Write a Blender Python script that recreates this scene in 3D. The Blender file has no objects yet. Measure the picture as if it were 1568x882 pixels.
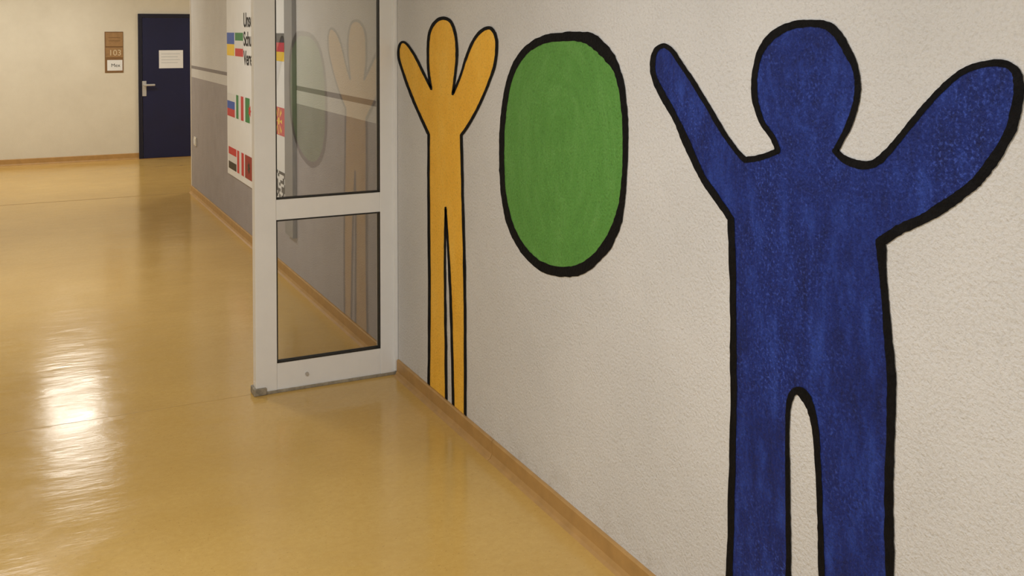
import bpy, bmesh, math, random
from mathutils import Vector, Matrix, Euler, noise
from mathutils.geometry import tessellate_polygon
random.seed(4)
S=bpy.context.scene
S.view_settings.view_transform='Standard'
S.view_settings.look='None'
# ------------------------------------------------------------ camera
F=1560.0; W0=1568.0; PITCH=math.radians(1.5); YAW=math.atan(772/F)
HOR=46.0; PY=HOR+F*math.tan(PITCH)
CAM=Vector((-1.76,0,1.75))
cd=bpy.data.cameras.new('camera'); cam=bpy.data.objects.new('camera',cd); S.collection.objects.link(cam)
cam.location=CAM; cam.rotation_euler=Euler((math.pi/2-PITCH,0,-YAW))
cd.sensor_width=36; cd.lens=F/W0*36; cd.shift_y=-(441-PY)/W0; cd.clip_start=.02
S.camera=cam
R=cam.rotation_euler.to_matrix()
def ray(x,y): return R@Vector(((x-784)/F,-(y-PY)/F,-1))
def onX(x,y,X=0.0):
    d=ray(x,y); t=(X-CAM.x)/d.x; return CAM+d*t
def onY(x,y,Y):
    d=ray(x,y); t=(Y-CAM.y)/d.y; return CAM+d*t
def onZ(x,y,Z=0.0):
    d=ray(x,y); t=(Z-CAM.z)/d.z; return CAM+d*t
# ------------------------------------------------------------ materials
def lin(c):
    return tuple([((v/255)/12.92 if v/255<=.04045 else ((v/255+.055)/1.055)**2.4) for v in c])+(1,)
class NT:
    def __init__(s,name):
        s.m=bpy.data.materials.new(name); s.m.use_nodes=True; s.t=s.m.node_tree; s.n=s.t.nodes
        s.b=s.n['Principled BSDF']; s.out=s.n['Material Output']
        g=s.n.new('ShaderNodeNewGeometry'); s.pos=g.outputs['Position']
    def L(s,a,b): s.t.links.new(a,b)
    def mapv(s,sc):
        m=s.n.new('ShaderNodeMapping'); m.inputs['Scale'].default_value=sc; s.L(s.pos,m.inputs[0]); return m.outputs[0]
    def noise(s,scale,detail=3,rough=.5,vec=None):
        n=s.n.new('ShaderNodeTexNoise'); n.inputs['Scale'].default_value=scale; n.inputs['Detail'].default_value=detail
        n.inputs['Roughness'].default_value=rough; s.L(vec or s.pos,n.inputs['Vector']); return n.outputs[0]
    def ramp(s,f,st):
        r=s.n.new('ShaderNodeValToRGB'); e=r.color_ramp.elements
        while len(e)<len(st): e.new(.5)
        for i,(p,c) in enumerate(st): e[i].position=p; e[i].color=c
        s.L(f,r.inputs[0]); return r.outputs[0]
    def mix(s,f,a,b,bt='MIX'):
        m=s.n.new('ShaderNodeMixRGB'); m.blend_type=bt
        for i,v in enumerate((f,a,b)):
            if hasattr(v,'links'): s.L(v,m.inputs[i])
            else: m.inputs[i].default_value=v
        return m.outputs[0]
    def math(s,op,a,b=0.0):
        m=s.n.new('ShaderNodeMath'); m.operation=op
        for i,v in enumerate((a,b)):
            if hasattr(v,'links'): s.L(v,m.inputs[i])
            else: m.inputs[i].default_value=v
        return m.outputs[0]
    def bump(s,h,st,dist,prev=None):
        b=s.n.new('ShaderNodeBump'); b.inputs['Strength'].default_value=st; b.inputs['Distance'].default_value=dist
        s.L(h,b.inputs['Height'])
        if prev: s.L(prev,b.inputs['Normal'])
        return b.outputs[0]
    def col(s,c):
        if hasattr(c,'links'): s.L(c,s.b.inputs['Base Color'])
        else: s.b.inputs['Base Color'].default_value=c
    def rough(s,r):
        if hasattr(r,'links'): s.L(r,s.b.inputs['Roughness'])
        else: s.b.inputs['Roughness'].default_value=r
    def nrm(s,o): s.L(o,s.b.inputs['Normal'])
def G(v): return (v,v,v,1)
def stucco(t,k=1.0):
    a=t.noise(105,3,.6); b=t.noise(14,3,.5)
    x=t.bump(a,.85*k,.0055); y=t.bump(b,.25*k,.01,x); t.nrm(y)
    return a
def simple(name,c,rough=.5,metal=0,var=.06,sc=8):
    t=NT(name); n=t.noise(sc,4,.6); c=lin(c)
    d=tuple([v*(1-var*2) for v in c[:3]])+(1,)
    t.col(t.ramp(n,[(.3,d),(.7,c)])); t.rough(rough); t.b.inputs['Metallic'].default_value=metal
    return t.m
# right wall: white stucco near, grey dado + stripe beyond the glazed partition
t=NT('wall_stucco_paint')
sx=t.n.new('ShaderNodeSeparateXYZ'); t.L(t.pos,sx.inputs[0])
gr=stucco(t)
white=t.ramp(t.noise(1.6,5,.6),[(.3,lin((206,206,206))),(.7,lin((217,217,217)))])
scuff=t.ramp(t.noise(9,6,.7),[(.62,G(0)),(.8,G(.22))])
white=t.mix(scuff,white,lin((172,166,157)))
# faint grime close to the floor near the partition
gm=t.math('MULTIPLY',t.ramp(t.noise(11,6,.75),[(.5,G(0)),(.74,G(.4))]),t.ramp(sx.outputs[2],[(.08,G(1)),(.22,G(0))]))
white=t.mix(gm,white,lin((160,146,122)))
white=t.mix(t.ramp(gr,[(.3,G(.2)),(.5,G(0))]),white,lin((152,150,147)))
grey=t.ramp(t.noise(5,4,.6),[(.3,lin((158,153,155))),(.7,lin((167,162,165)))])
far=t.math('GREATER_THAN',sx.outputs[1],4.93)
low=t.math('MULTIPLY',far,t.math('LESS_THAN',sx.outputs[2],1.25))
st=t.math('MULTIPLY',far,t.math('MULTIPLY',t.math('GREATER_THAN',sx.outputs[2],1.34),t.math('LESS_THAN',sx.outputs[2],1.372)))
c=t.mix(low,white,grey); c=t.mix(st,c,lin((140,135,136)))
t.col(c); t.rough(.72); t.b.inputs['Specular IOR Level'].default_value=.3; M_wall=t.m
t=NT('far_wall_paint')
stucco(t,.4)
t.col(t.ramp(t.noise(1.3,5,.65),[(.25,lin((210,204,188))),(.7,lin((224,219,204)))])); t.rough(.7); M_far=t.m
M_ceil=simple('ceiling_paint',(225,224,222),.9)
# linoleum
t=NT('linoleum_floor')
base=t.ramp(t.noise(1.1,6,.6),[(.3,lin((196,160,88))),(.7,lin((211,176,103)))])
sp=t.ramp(t.noise(38,5,.75),[(.35,G(.0)),(.75,G(.5))]); base=t.mix(sp,base,lin((185,147,76)))
fl=t.ramp(t.noise(160,2,.6),[(.66,G(0)),(.72,G(.5))]); base=t.mix(fl,base,lin((230,202,140)))
dk=t.ramp(t.noise(90,2,.6),[(.66,G(0)),(.73,G(.45))]); base=t.mix(dk,base,lin((132,98,50)))
t.col(base)
t.rough(t.ramp(t.noise(5,5,.6),[(.3,G(.13)),(.75,G(.22))]))
x=t.bump(t.noise(3.2,2,.5),.05,.03); x=t.bump(t.noise(2.6,4,.6,t.mapv((1,3.2,1))),.13,.02,x); x=t.bump(t.noise(26,3,.5),.06,.004,x); t.nrm(x)
t.b.inputs['IOR'].default_value=1.5
M_floor=t.m
M_base=simple('baseboard_linoleum',(186,146,88),.45,0,.1,14)
M_frame=simple('white_powder_coated_aluminium',(234,235,235),.38,0,.02)
M_gasket=simple('black_rubber_gasket',(30,30,30),.6)
M_metal=simple('brushed_metal',(200,200,200),.4,.4)
M_navy=simple('navy_door_paint',(12,20,66),.5,0,.1,3)
M_navyf=simple('navy_frame_paint',(8,12,40),.5,0,.1,3)
M_paper=simple('paper_white',(232,234,236),.7,0,.02)
M_ink=simple('ink_black',(18,18,22),.7)
M_board=simple('cork_sign_brown',(162,126,82),.6,0,.12,30)
M_boardd=simple('sign_brown_frame',(130,96,58),.6)
M_grey=simple('grey_side_strip',(132,132,133),.5)  # plain grey for the upright strip beside the banner
M_seam=simple('floor_seam_joint',(158,124,66),.5)
M_dirt=simple('worn_threshold_seal',(165,156,138),.7,0,.25,40)
M_plastic=simple('switch_plastic',(226,223,212),.4)
def paint(name,lo,mid,hi,scl,stretch=(1,1,1),fine=.5,center=None,rad=.3,spec=.25):
    t=NT(name); g=stucco(t,1.0)
    v=t.mapv(stretch)
    n1=t.noise(scl,8,.72,v)
    if center:   # circular brush strokes round a centre on the wall
        s2=t.n.new('ShaderNodeSeparateXYZ'); t.L(t.pos,s2.inputs[0])
        dy=t.math('SUBTRACT',s2.outputs[1],center[0]); dz=t.math('SUBTRACT',s2.outputs[2],center[1])
        dzz=t.math('MULTIPLY',dz,center[2])
        dist=t.math('SQRT',t.math('ADD',t.math('MULTIPLY',dy,dy),t.math('MULTIPLY',dzz,dzz)))
        cx=t.n.new('ShaderNodeCombineXYZ'); nd=t.math('MAXIMUM',dist,.001)
        t.L(t.math('MULTIPLY',dist,30.0),cx.inputs[0]); t.L(t.math('MULTIPLY',t.math('DIVIDE',dy,nd),1.6),cx.inputs[1]); t.L(t.math('MULTIPLY',t.math('DIVIDE',dzz,nd),1.6),cx.inputs[2])
        n2=t.noise(1.0,6,.65,cx.outputs[0])
        msk=t.ramp(dist,[(rad*.8,G(.6)),(rad*1.15,G(0))])
        n1=t.mix(msk,n1,n2)
    c=t.ramp(n1,[(.3,lo),(.5,mid),(.72,hi)])
    patch_=t.ramp(t.noise(3.2,4,.6),[(.42,G(.2)),(.68,G(1))])
    spk=t.ramp(t.noise(130,3,.6),[(.52,G(0)),(.70,G(fine))])
    c=t.mix(t.math('MULTIPLY',patch_,spk),c,tuple([min(1,q*1.7+.03) for q in hi[:3]])+(1,))
    c=t.mix(t.ramp(g,[(.28,G(.45)),(.46,G(0))]),c,tuple([q*.5 for q in lo[:3]])+(1,))
    t.col(c); t.rough(.6); t.b.inputs['Specular IOR Level'].default_value=spec; return t.m
hc=onX(1236,115); oc=onX(862,235)
M_blue=paint('blue_wall_paint',lin((10,22,74)),lin((19,39,114)),lin((42,70,160)),8,(1,1.7,.6),.65,(hc.y,hc.z,.85),.28)
M_green=paint('green_wall_paint',lin((80,136,58)),lin((90,148,66)),lin((106,160,82)),8,(1,1,.6),.3,(oc.y,oc.z,.7),.42)
M_yel=paint('yellow_wall_paint',lin((240,180,56)),lin((249,192,66)),lin((252,202,86)),6,(1,1,.5),.15)
t=NT('black_wall_paint'); stucco(t,.7); t.col(t.ramp(t.noise(30,4,.6),[(.3,lin((7,7,9))),(.8,lin((19,19,22)))])); t.rough(.7); t.b.inputs['Specular IOR Level'].default_value=.12; M_black=t.m
# glass
t=NT('clear_glass'); t.n.remove(t.b)
tr=t.n.new('ShaderNodeBsdfTransparent'); tr.inputs[0].default_value=(.92,.925,.92,1)
gl=t.n.new('ShaderNodeBsdfGlossy'); gl.inputs['Roughness'].default_value=.0; gl.inputs['Color'].default_value=(1,1,1,1)
fr=t.n.new('ShaderNodeFresnel'); fr.inputs[0].default_value=1.85
mx=t.n.new('ShaderNodeMixShader'); t.L(fr.outputs[0],mx.inputs[0]); t.L(tr.outputs[0],mx.inputs[1]); t.L(gl.outputs[0],mx.inputs[2]); t.L(mx.outputs[0],t.out.inputs[0])
M_glass=t.m
def emis(name,col,s):
    t=NT(name); t.b.inputs['Emission Color'].default_value=col; t.b.inputs['Emission Strength'].default_value=s; t.b.inputs['Base Color'].default_value=G(.8); return t.m
# ------------------------------------------------------------ mesh helpers
def obj(name,bm,mat,parent=None):
    me=bpy.data.meshes.new(name); bm.to_mesh(me); bm.free(); o=bpy.data.objects.new(name,me); S.collection.objects.link(o)
    me.materials.append(mat)
    if parent: o.parent=parent
    return o
def empty(name,loc=(0,0,0)):
    o=bpy.data.objects.new(name,None); o.empty_display_size=.1; S.collection.objects.link(o); return o
def box(name,a,b,mat,parent=None,bev=0):
    bm=bmesh.new(); bmesh.ops.create_cube(bm,size=1)
    lo=Vector([min(a[i],b[i]) for i in range(3)]); hi=Vector([max(a[i],b[i]) for i in range(3)])
    for v in bm.verts: v.co=Vector([lo[i]+(v.co[i]+.5)*(hi[i]-lo[i]) for i in range(3)])
    if bev: bmesh.ops.bevel(bm,geom=bm.edges[:],offset=bev,segments=2,affect='EDGES',profile=.5)
    return obj(name,bm,mat,parent)
def poly(name,pts,mat,parent=None):
    bm=bmesh.new(); vs=[bm.verts.new(p) for p in pts]
    for tri in tessellate_polygon([pts]):
        try: bm.faces.new([vs[i] for i in tri])
        except ValueError: pass
    bmesh.ops.recalc_face_normals(bm,faces=bm.faces)
    return obj(name,bm,mat,parent)
def cyl(name,p0,p1,r,mat,parent=None,seg=20):
    p0=Vector(p0);p1=Vector(p1); d=p1-p0
    bm=bmesh.new(); bmesh.ops.create_cone(bm,segments=seg,radius1=r,radius2=r,depth=d.length,cap_ends=True)
    q=Vector((0,0,1)).rotation_difference(d); bmesh.ops.transform(bm,matrix=Matrix.Translation((p0+p1)/2)@q.to_matrix().to_4x4(),verts=bm.verts)
    for f in bm.faces: f.smooth=len(f.verts)==4
    return obj(name,bm,mat,parent)
# ------------------------------------------------------------ room shell
YP=4.87; YC=11.35; YF=14.6; H=2.8; XL=-3.3; YB=-4.0; XR=5.0
box('floor',(XL-.2,YB-.2,-.15),(XR+.2,YF+.2,0),M_floor)
box('ceiling',(XL-.2,YB-.2,H),(XR+.2,YF+.2,H+.15),M_ceil)
box('wall_right',(0,YB,0),(.25,YC,H),M_wall)
box('wall_side_hall',(.25,YC-.25,0),(XR,YC,H),M_far)
box('wall_far',(XL-.2,YF,0),(XR+.2,YF+.2,H),M_far)
box('wall_left',(XL-.2,YB,0),(XL,YF,H),M_far)
box('wall_back',(XL-.2,YB-.2,0),(XR+.2,YB,H),M_far)
box('wall_end',(XR,YC,0),(XR+.2,YF,H),M_far)
# baseboards (coved linoleum skirting)
def skirt(name,p0,p1,n,hgt=.08,th=.012):
    p0=Vector(p0);p1=Vector(p1);n=Vector(n)
    prof=[(0,0),(th+.02,0),(th+.007,.006),(th,.022),(th,hgt-.006),(th-.004,hgt),(0,hgt)]
    bm=bmesh.new(); a=[bm.verts.new(p0+n*u+Vector((0,0,v))) for u,v in prof]; b=[bm.verts.new(p1+n*u+Vector((0,0,v))) for u,v in prof]
    for i in range(len(prof)):
        j=(i+1)%len(prof); bm.faces.new((a[i],a[j],b[j],b[i]))
    bm.faces.new(a[::-1]); bm.faces.new(b); bmesh.ops.recalc_face_normals(bm,faces=bm.faces)
    return obj(name,bm,M_base)
yj=onX(757,716).y
skirt('baseboard_right',(0,YB,0),(0,yj-.003,0),(-1,0,0))
skirt('baseboard_right.001',(0,yj,0),(0,YP-.02,0),(-1,0,0))
skirt('baseboard_right.002',(0,YP+.07,0),(0,YC,0),(-1,0,0))
DX0=onY(212,150,YF).x; DX1=DX0+1.02
skirt('baseboard_far',(XL,YF,0),(DX0-.0,YF,0),(0,-1,0),.085)
skirt('baseboard_far.001',(DX1,YF,0),(XR,YF,0),(0,-1,0),.085)
skirt('baseboard_left',(XL,YB,0),(XL,YF,0),(1,0,0))
box('trim_corner',(-.004,YC-.05,.08),(.0,YC+.004,H),simple('corner_bead_paint',(214,208,198),.6))
# floor seams
box('trim_floor_seam',(XL,YC-.022,0),(0.0,YC-.008,.0008),M_seam)
box('trim_floor_seam.001',(XL,YP+.03,0),(-.72,YP+.033,.0004),simple('seam_light',(192,157,90),.3))
# ------------------------------------------------------------ glazed partition
gp=empty('glazed_partition')
def pxX(x,y=300): return onY(x,y,YP).x
def pxZ(x,y): return onY(x,y,YP).z
xl=pxX(390); xa=pxX(423); xb=pxX(582); 
y0,y1=YP,YP+.06
zb=pxZ(503,545); zr0=pxZ(503,331); zr1=pxZ(503,300)
box('stile_left',(xl,y0,0.012),(xa,y1,H),M_frame,gp,.003)
box('stile_wall',(xb,y0,0.012),(-.001,y1,H),M_frame,gp,.003)
box('wall_profile',(-.018,y0-.012,.02),(-.001,y0+.002,H),M_frame,gp,.002)
box('bottom_rail',(xa,y0+.003,.012),(xb,y1-.003,zb),M_frame,gp,.002)
box('middle_rail',(xa,y0+.003,zr0),(xb,y1-.003,zr1),M_frame,gp,.002)
box('top_rail',(xa,y0+.003,H-.12),(xb,y1-.003,H),M_frame,gp,.002)
box('header_beam',(XL,y0,2.32),(xl,y1,2.42),M_frame,gp,.003)
box('floor_seal',(xl-.004,y0-.006,0),(-.001,y1+.004,.014),M_dirt,gp,.002)
box('post_foot',(xl-.012,y0-.012,0),(xl+.05,y1+.008,.035),M_dirt,gp,.004)
for nm,za,zc in(('lower',zb,zr0),('upper',zr1,H-.12)):
    g=.006
    box('gasket_%s_bottom'%nm,(xa,y0+.001,za),(xb,y0+.036,za+g),M_gasket,gp)
    box('gasket_%s_top'%nm,(xa,y0+.001,zc-g),(xb,y0+.036,zc),M_gasket,gp)
    box('gasket_%s_left'%nm,(xa,y0+.001,za),(xa+g*.8,y0+.036,zc),M_gasket,gp)
    box('gasket_%s_right'%nm,(xb-g*.8,y0+.001,za),(xb,y0+.036,zc),M_gasket,gp)
    box('glass_pane_%s'%nm,(xa+.004,y0+.02,za+.004),(xb-.004,y0+.026,zc-.004),M_glass,gp)
lk=onY(470,572,YP); cyl('lock_cylinder',(lk.x,y0-.004,lk.z),(lk.x,y0+.006,lk.z),.009,M_metal,gp)
# ------------------------------------------------------------ murals
def cr(p0,p1,p2,p3,t):
    return [.5*((2*b)+(-a+c)*t+(2*a-5*b+4*c-d)*t*t+(-a+3*b-3*c+d)*t**3) for a,b,c,d in zip(p0,p1,p2,p3)]
def smooth(path,closed=False,n=10):
    """path of (x,y,w[, 'c']) - 'c' marks sharp corners"""
    if closed:
        P=[p[:3] for p in path]; out=[]; m=len(P)
        for i in range(m):
            for k in range(n): out.append(cr(P[i-1],P[i],P[(i+1)%m],P[(i+2)%m],k/n))
        return out,[]
    cs=[i for i,p in enumerate(path) if len(p)>3]; br=[0]+cs+[len(path)-1]; out=[]
    for a,b in zip(br[:-1],br[1:]):
        P=[p[:3] for p in path[a:b+1]]; Q=[P[0]]+P+[P[-1]]
        for i in range(1,len(Q)-2):
            for k in range(n): out.append(cr(Q[i-1],Q[i],Q[i+1],Q[i+2],k/n))
    out.append(list(path[-1][:3])); return out,[path[i] for i in cs]
def wp(x,y,off):
    p=onX(x,y,0); p.x=-off; p.z=max(p.z,.081); return p
def stroke(name,samples,corners,closed,parent,off):
    bm=bmesh.new(); m=len(samples); L=[];Rr=[]
    for i,(x,y,w) in enumerate(samples):
        a=samples[i-1] if (i>0 or closed) else samples[i]; b=samples[(i+1)%m] if (i<m-1 or closed) else samples[i]
        d=Vector((b[0]-a[0],b[1]-a[1])); d=d.normalized() if d.length else Vector((1,0)); nn=Vector((-d.y,d.x))
        h=w/2; k1=1+.22*noise.noise(Vector((x*.03,y*.03,1)))+.18*noise.noise(Vector((x*.15,y*.15,5)))
        k2=1+.22*noise.noise(Vector((x*.03,y*.03,9)))+.18*noise.noise(Vector((x*.15,y*.15,15)))
        L.append(bm.verts.new(wp(x+nn.x*h*k1,y+nn.y*h*k1,off))); Rr.append(bm.verts.new(wp(x-nn.x*h*k2,y-nn.y*h*k2,off)))
    for i in range(m if closed else m-1):
        j=(i+1)%m
        try: bm.faces.new((L[i],L[j],Rr[j],Rr[i]))
        except ValueError: pass
    for c in corners:
        vs=[bm.verts.new(wp(c[0]+c[2]*.46*math.cos(a*math.pi/8),c[1]+c[2]*.46*math.sin(a*math.pi/8),off+.0004)) for a in range(16)]
        bm.faces.new(vs)
    for f in bm.faces:
        f.normal_update()
        if f.normal.x>0: f.normal_flip()
    return obj(name,bm,M_black,parent)
def fill(name,samples,mat,parent,off):
    o=poly(name,[wp(x,y,off) for x,y,w in samples],mat,parent)
    if o.data.polygons[0].normal.x>0: o.data.flip_normals()
    return o
C='c'
# blue figure
bo=[(1114,990,10),(1118,882,10),(1121,760,10),(1124,640,10),(1124,520,10),(1123,420,10),(1120,335,11,C),(1098,303,11),(1075,268,11),(1055,225,11),(1036,182,10),(1015,145,10),(1001,112,9),(1003,82,8),(1015,70,8),(1029,77,8),(1045,100,8),(1065,130,8),(1085,163,8),(1110,205,8),(1128,230,8),(1142,245,9,C),(1165,241,9),(1192,231,9,C),(1184,211,9),(1167,185,9),(1157,150,9),(1157,115,9),(1165,80,10),(1185,53,12),(1215,39,12),(1250,36,12),(1276,44,14),(1297,75,13),(1311,105,10),(1314,140,10),(1306,178,10),(1293,208,10),(1280,231,10,C),(1295,245,12),(1322,253,12),(1345,247,12),(1368,224,11),(1398,187,10),(1425,155,10),(1455,125,10),(1485,105,10),(1520,97,10),(1548,101,13),(1561,122,16),(1558,162,17),(1546,205,17),(1520,248,17),(1490,284,17),(1458,308,17),(1420,332,16),(1385,348,16),(1350,370,16,C),(1354,430,11),(1360,500,13),(1366,580,14),(1365,660,14),(1362,760,14),(1364,882,15),(1367,1210,18)]
bi=[(1262,1120,11),(1259,882,10),(1257,800,9),(1254,720,9),(1250,662,10),(1243,625,12),(1231,603,15),(1221,598,12),(1212,607,9),(1207,642,7),(1207,720,7),(1208,800,8),(1208,882,9),(1206,1075,9)]
def figure(name,out,inn,mat):
    e=empty(name); so,co=smooth(out); si,ci=smooth(inn)
    fill('paint_body',so+si,mat,e,.0015)
    stroke('outline_outer',so,co,False,e,.0025); stroke('outline_legs',si,ci,False,e,.0025)
figure('painted_blue_figure',bo,bi,M_blue)
yo=[(657,600,4.2),(658,450,4.2),(657,300,4.2),(657,206,4.2,C),(645,180,4.2),(632,150,4.2),(620,118,4.2),(611,88,4),(613,68,4),(622,66,4),(635,84,4),(648,110,4),(661,136,4,C),(657,110,4),(656,75,4),(659,48,4.5),(668,33,5),(680,28,5),(692,35,4.5),(699,60,4.2),(700,90,4),(697,120,4),(694,144,4,C),(705,118,4),(714,90,4),(726,62,4.5),(740,46,5),(753,44,5),(761,62,4.5),(759,95,4.5),(748,130,4.2),(735,160,4.2),(720,188,4.2),(707,207,4.2,C),(709,300,4.2),(712,420,4.2),(713,540,4.2),(713,655,4.2)]
yi=[(695,640,4),(693,540,4),(690,440,4),(686,365,3.5),(683,318,3.5,C),(682,370,3.5),(682,440,3.5),(683,520,4),(684,630,4)]
figure('painted_yellow_figure',yo,yi,M_yel)
go=[(769,240,8),(771,180,8),(781,122,8),(800,84,10),(830,62,13),(870,56,15),(905,60,20),(932,84,17),(948,115,11),(957,170,9),(958,240,8),(954,305,9),(943,350,13),(921,388,16),(890,411,16),(855,415,15),(825,404,13),(798,376,11),(780,338,9),(771,290,8)]
e=empty('painted_green_oval'); sg,_=smooth(go,True)
fill('paint_oval',sg,M_green,e,.0015); stroke('outline',sg,[],True,e,.0025)
# ------------------------------------------------------------ school banner with flags
bn=empty('school_flag_banner')
cache={}
def fmat(c):
    if c not in cache: cache[c]=simple('print_%d_%d_%d'%c,c,.5,0,.02)
    return cache[c]
def WY(x): return onX(x,150).y
def WZ(x,y): return onX(x,y).z
yl=WY(350); yr=WY(442); zbot=WZ(352,265)
box('banner_sheet',(0-.001,yr,zbot),(-.012,yl,H-.15),simple('banner_white',(236,239,242),.5,0,.02),bn)
box('side_strip',(-.001,WY(454),zbot-.15),(-.03,yr,H-.15),M_grey,bn)  # plain grey upright strip along the banner's near edge
def patch(nm,a,b,c,x=.014): # a,b=(Y,Z) corners
    return box(nm,(-.0122,a[0],a[1]),(-x,b[0],b[1]),fmat(c),bn)
def flag(nm,x0,x1,ztop,zb_,cols,vert=False):
    Y0,Y1=WY(x0),WY(x1); n=len(cols)
    for i,c in enumerate(cols):
        if vert: patch('%s_band_%d'%(nm,i+1),(Y0+(Y1-Y0)*i/n,ztop),(Y0+(Y1-Y0)*(i+1)/n,zb_),c)
        else: patch('%s_band_%d'%(nm,i+1),(Y0,ztop+(zb_-ztop)*i/n),(Y1,ztop+(zb_-ztop)*(i+1)/n),c)
Wt=(226,228,230);Rd=(205,32,42);Gn=(30,130,64);Bl=(30,85,190);Ye=(250,212,40);Bk=(18,18,20)
z1t,z1b=WZ(356,50),WZ(356,85)
flag('ukraine_flag',350.5,361.5,z1t,z1b,[Bl,Ye]); flag('kuwait_flag',363,375,z1t,z1b,[Gn,Wt,Rd])
flag('germany_flag',414,440.5,z1t,z1b,[Bk,Rd,Ye])
z2t,z2b=WZ(356,143),WZ(356,178)
flag('russia_flag',350.5,361.5,z2t,z2b,[Wt,Bl,Rd]); flag('italy_flag',364,375,z2t,z2b,[Gn,Wt,Rd],True)
flag('algeria_flag',378,392,z2t,z2b,[Gn,Wt],True); flag('macedonia_flag',414,441,z2t,z2b,[Rd])
z3t,z3b=WZ(356,225),WZ(356,258)
flag('syria_flag',352,363.5,z3t,z3b,[Rd,Wt,Bk]); flag('peru_flag',365,375,z3t,z3b,[Rd,Wt,Rd],True); flag('albania_flag',377,390,z3t,z3b,[(150,25,30)])
# macedonian sun: disc + rays
cy=(WY(419)+WY(441))/2; cz=(z2t+z2b)/2; r=.5*(z2t-z2b)
cyl('sun_disc',(-.0138,cy,cz),(-.0152,cy,cz),r*.27,fmat(Ye),bn,24)
for k in range(8):
    a=k*math.pi/4; rr=r*(.95 if k%2==0 else 1.1)
    pts=[Vector((-.0148,cy+math.cos(a)*r*.3,cz+math.sin(a)*r*.3)),Vector((-.0148,cy+math.cos(a-.17)*rr,cz+math.sin(a-.17)*rr)),Vector((-.0148,cy+math.cos(a+.17)*rr,cz+math.sin(a+.17)*rr))]
    poly('sun_ray_%d'%(k+1),pts,fmat(Ye),bn)
# flag emblems
for nm,xx,zz,c in(('albania_eagle',383,(z3t+z3b)/2,Bk),('algeria_crescent',385,(z2t+z2b)/2,Rd)):
    yy=WY(xx)
    pts=[Vector((-.0148,yy+math.cos(q)*(.055 if i%2 else .03),zz+math.sin(q)*(.06 if i%2 else .03))) for i,q in enumerate([k*math.pi/7 for k in range(14)])]
    poly(nm,pts,fmat(c),bn)
# QR-code box
qy0,qy1=WY(424),WY(441); qz1=WZ(432,262); qz0=WZ(432,302)
nx=9
for i in range(nx):
    for j in range(nx):
        if random.random()<.42 or (i in(0,nx-1) and j%2) or (j in (0,nx-1) and i%2):
            a=qy0+(qy1-qy0)*i/nx; b=qy0+(qy1-qy0)*(i+1)/nx; cc=qz0+(qz1-qz0)*j/nx; d=qz0+(qz1-qz0)*(j+1)/nx
            patch('info_code_%d_%d'%(i,j),(a,cc),(b,d),Bk)
def text(nm,s,size,loc,xa_,ya_,mat,parent,fat=.0):
    cu=bpy.data.curves.new(nm,'FONT'); cu.body=s; cu.size=size; cu.extrude=.0004; cu.offset=fat
    o=bpy.data.objects.new(nm,cu); S.collection.objects.link(o)
    dg=bpy.context.evaluated_depsgraph_get(); me=bpy.data.meshes.new_from_object(o.evaluated_get(dg)); bpy.data.objects.remove(o)
    o=bpy.data.objects.new(nm,me); S.collection.objects.link(o); me.materials.clear(); me.materials.append(mat)
    X=Vector(xa_);Y=Vector(ya_);Z=X.cross(Y); m=Matrix((X,Y,Z)).transposed().to_4x4(); m.translation=Vector(loc); o.matrix_world=m
    o.parent=parent
for s,yy in(('Unsere',41),('Schule',70),('Vereint',99)):
    text('lettering_'+s.lower(),s,.165,(-.0135,WY(376),WZ(378,yy)),(0,-1,0),(0,0,1),M_ink,bn,.003)
# ------------------------------------------------------------ blue door
dr=empty('door_1')
dz=onY(210,21,YF).z
box('frame_left',(DX0,YF-.03,0),(DX0+.05,YF-.001,dz),M_navyf,dr,.003)
box('frame_right',(DX1-.05,YF-.03,0),(DX1,YF-.001,dz),M_navyf,dr,.003)
box('frame_top',(DX0+.05,YF-.03,dz-.05),(DX1-.05,YF-.001,dz),M_navyf,dr,.003)
box('leaf',(DX0+.054,YF-.022,.008),(DX1-.054,YF-.002,dz-.054),M_navy,dr,.003)
box('threshold',(DX0,YF-.04,0),(DX1,YF-.001,.007),M_boardd,dr)
a=onY(217,124,YF);b=onY(224,147,YF)
box('handle_plate',(a.x,YF-.03,b.z),(b.x,YF-.022,a.z),M_metal,dr,.003)
hx=(a.x+b.x)/2; hz=onY(220,130,YF).z
cyl('handle_neck',(hx,YF-.03,hz),(hx,YF-.075,hz),.01,M_metal,dr)
box('handle_lever',(hx-.012,YF-.085,hz-.013),(hx+.135,YF-.063,hz+.013),M_metal,dr,.006)
a=onY(243,77,YF);b=onY(280,104,YF)
box('notice_paper',(a.x,YF-.0235,b.z),(b.x,YF-.0222,a.z),M_paper,dr)
for k in range(4):
    zz=a.z-.05-k*.04; box('notice_line_%d'%(k+1),(a.x+.03,YF-.0242,zz-.003),(b.x-.04-.03*(k%2),YF-.0236,zz+.003),simple('faded_ink',(185,190,198),.7),dr)
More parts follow.
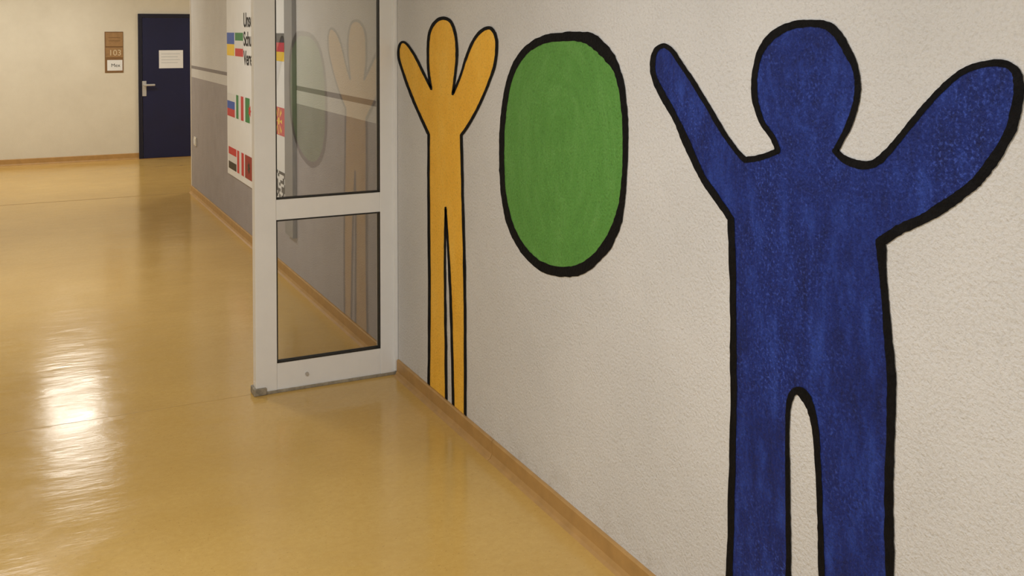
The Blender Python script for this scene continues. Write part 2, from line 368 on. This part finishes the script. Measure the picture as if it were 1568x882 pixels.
# room sign
sg=empty('room_sign')
def srect(nm,x0,y0_,x1,y1_,mat,d0,d1,bev=.002):
    a=onY(x0,y0_,YF);b=onY(x1,y1_,YF); return box(nm,(a.x,YF-d1,b.z),(b.x,YF-d0,a.z),mat,sg,bev)
srect('backing_board',160,48.5,189,111,M_boardd,.001,.008)
srect('panel_upper',161.5,50,188,71,M_board,.008,.014)
srect('panel_number',161.5,73,188,88,M_board,.008,.014)
srect('name_card',164,92,187.5,108,M_paper,.008,.012)
for q in(57,62): srect('engraved_line_%d'%q,166,q,184,q+1,M_boardd,.014,.0146,0)
p=onY(166,85,YF); text('number_103','103',.11,(p.x,YF-.0142,p.z),(1,0,0),(0,0,1),simple('sign_number_cream',(215,198,165),.6),sg)
p=onY(170,102.5,YF); text('name_text','Mex',.065,(p.x,YF-.0125,p.z),(1,0,0),(0,0,1),M_ink,sg)
# light switch
ls=empty('light_switch'); yc=WY(299.5); zc=WZ(299.5,216)
box('plate',(-.001,yc-.06,zc-.045),(-.012,yc+.06,zc+.045),M_plastic,ls,.003)
box('rocker',(-.012,yc-.035,zc-.028),(-.018,yc+.035,zc+.028),M_paper,ls,.002)
# ------------------------------------------------------------ ceiling lights, with added fill lamps
def lamp(x,y,sx_,sy_,pw,col=(1,.93,.82)):
    e=empty('ceiling_light')
    box('housing',(x-sx_/2-.02,y-sy_/2-.02,H-.07),(x+sx_/2+.02,y+sy_/2+.02,H),M_frame,e,.004)
    box('diffuser',(x-sx_/2,y-sy_/2,H-.078),(x+sx_/2,y+sy_/2,H-.071),emis('lamp_diffuser',(*col,1),1.2),e,.002)
    l=bpy.data.lights.new('tube_light','AREA'); l.shape='RECTANGLE'; l.size=sx_; l.size_y=sy_; l.energy=pw; l.color=col
    o=bpy.data.objects.new('tube_light',l); S.collection.objects.link(o); o.location=(x,y,H-.082); o.parent=e
lamp(-1.9,-1.2,.3,1.3,56,(.95,.975,1))  # unseen lamp behind the camera, strengthened as front lighting
lamp(-1.9,2.2,.3,1.3,50,(.98,.985,1))
lamp(-1.75,7.4,.3,1.3,42,(1,.96,.9))
lamp(-1.12,13.0,.55,.6,27,(1,.95,.86))
lamp(-1.12,11.5,.55,.4,7,(1,.95,.86))
lamp(-2.7,12.9,.3,1.2,24,(1,.94,.83))  # added fill lamp, out of view, brightens the far end
lamp(2.2,13.0,1.2,.3,30,(1,.94,.84))  # added lamp in the unseen side hall, brightens far wall and door
w=bpy.data.worlds.new('world'); S.world=w; w.use_nodes=True; w.node_tree.nodes['Background'].inputs[0].default_value=(.5,.5,.5,1); w.node_tree.nodes['Background'].inputs[1].default_value=.3
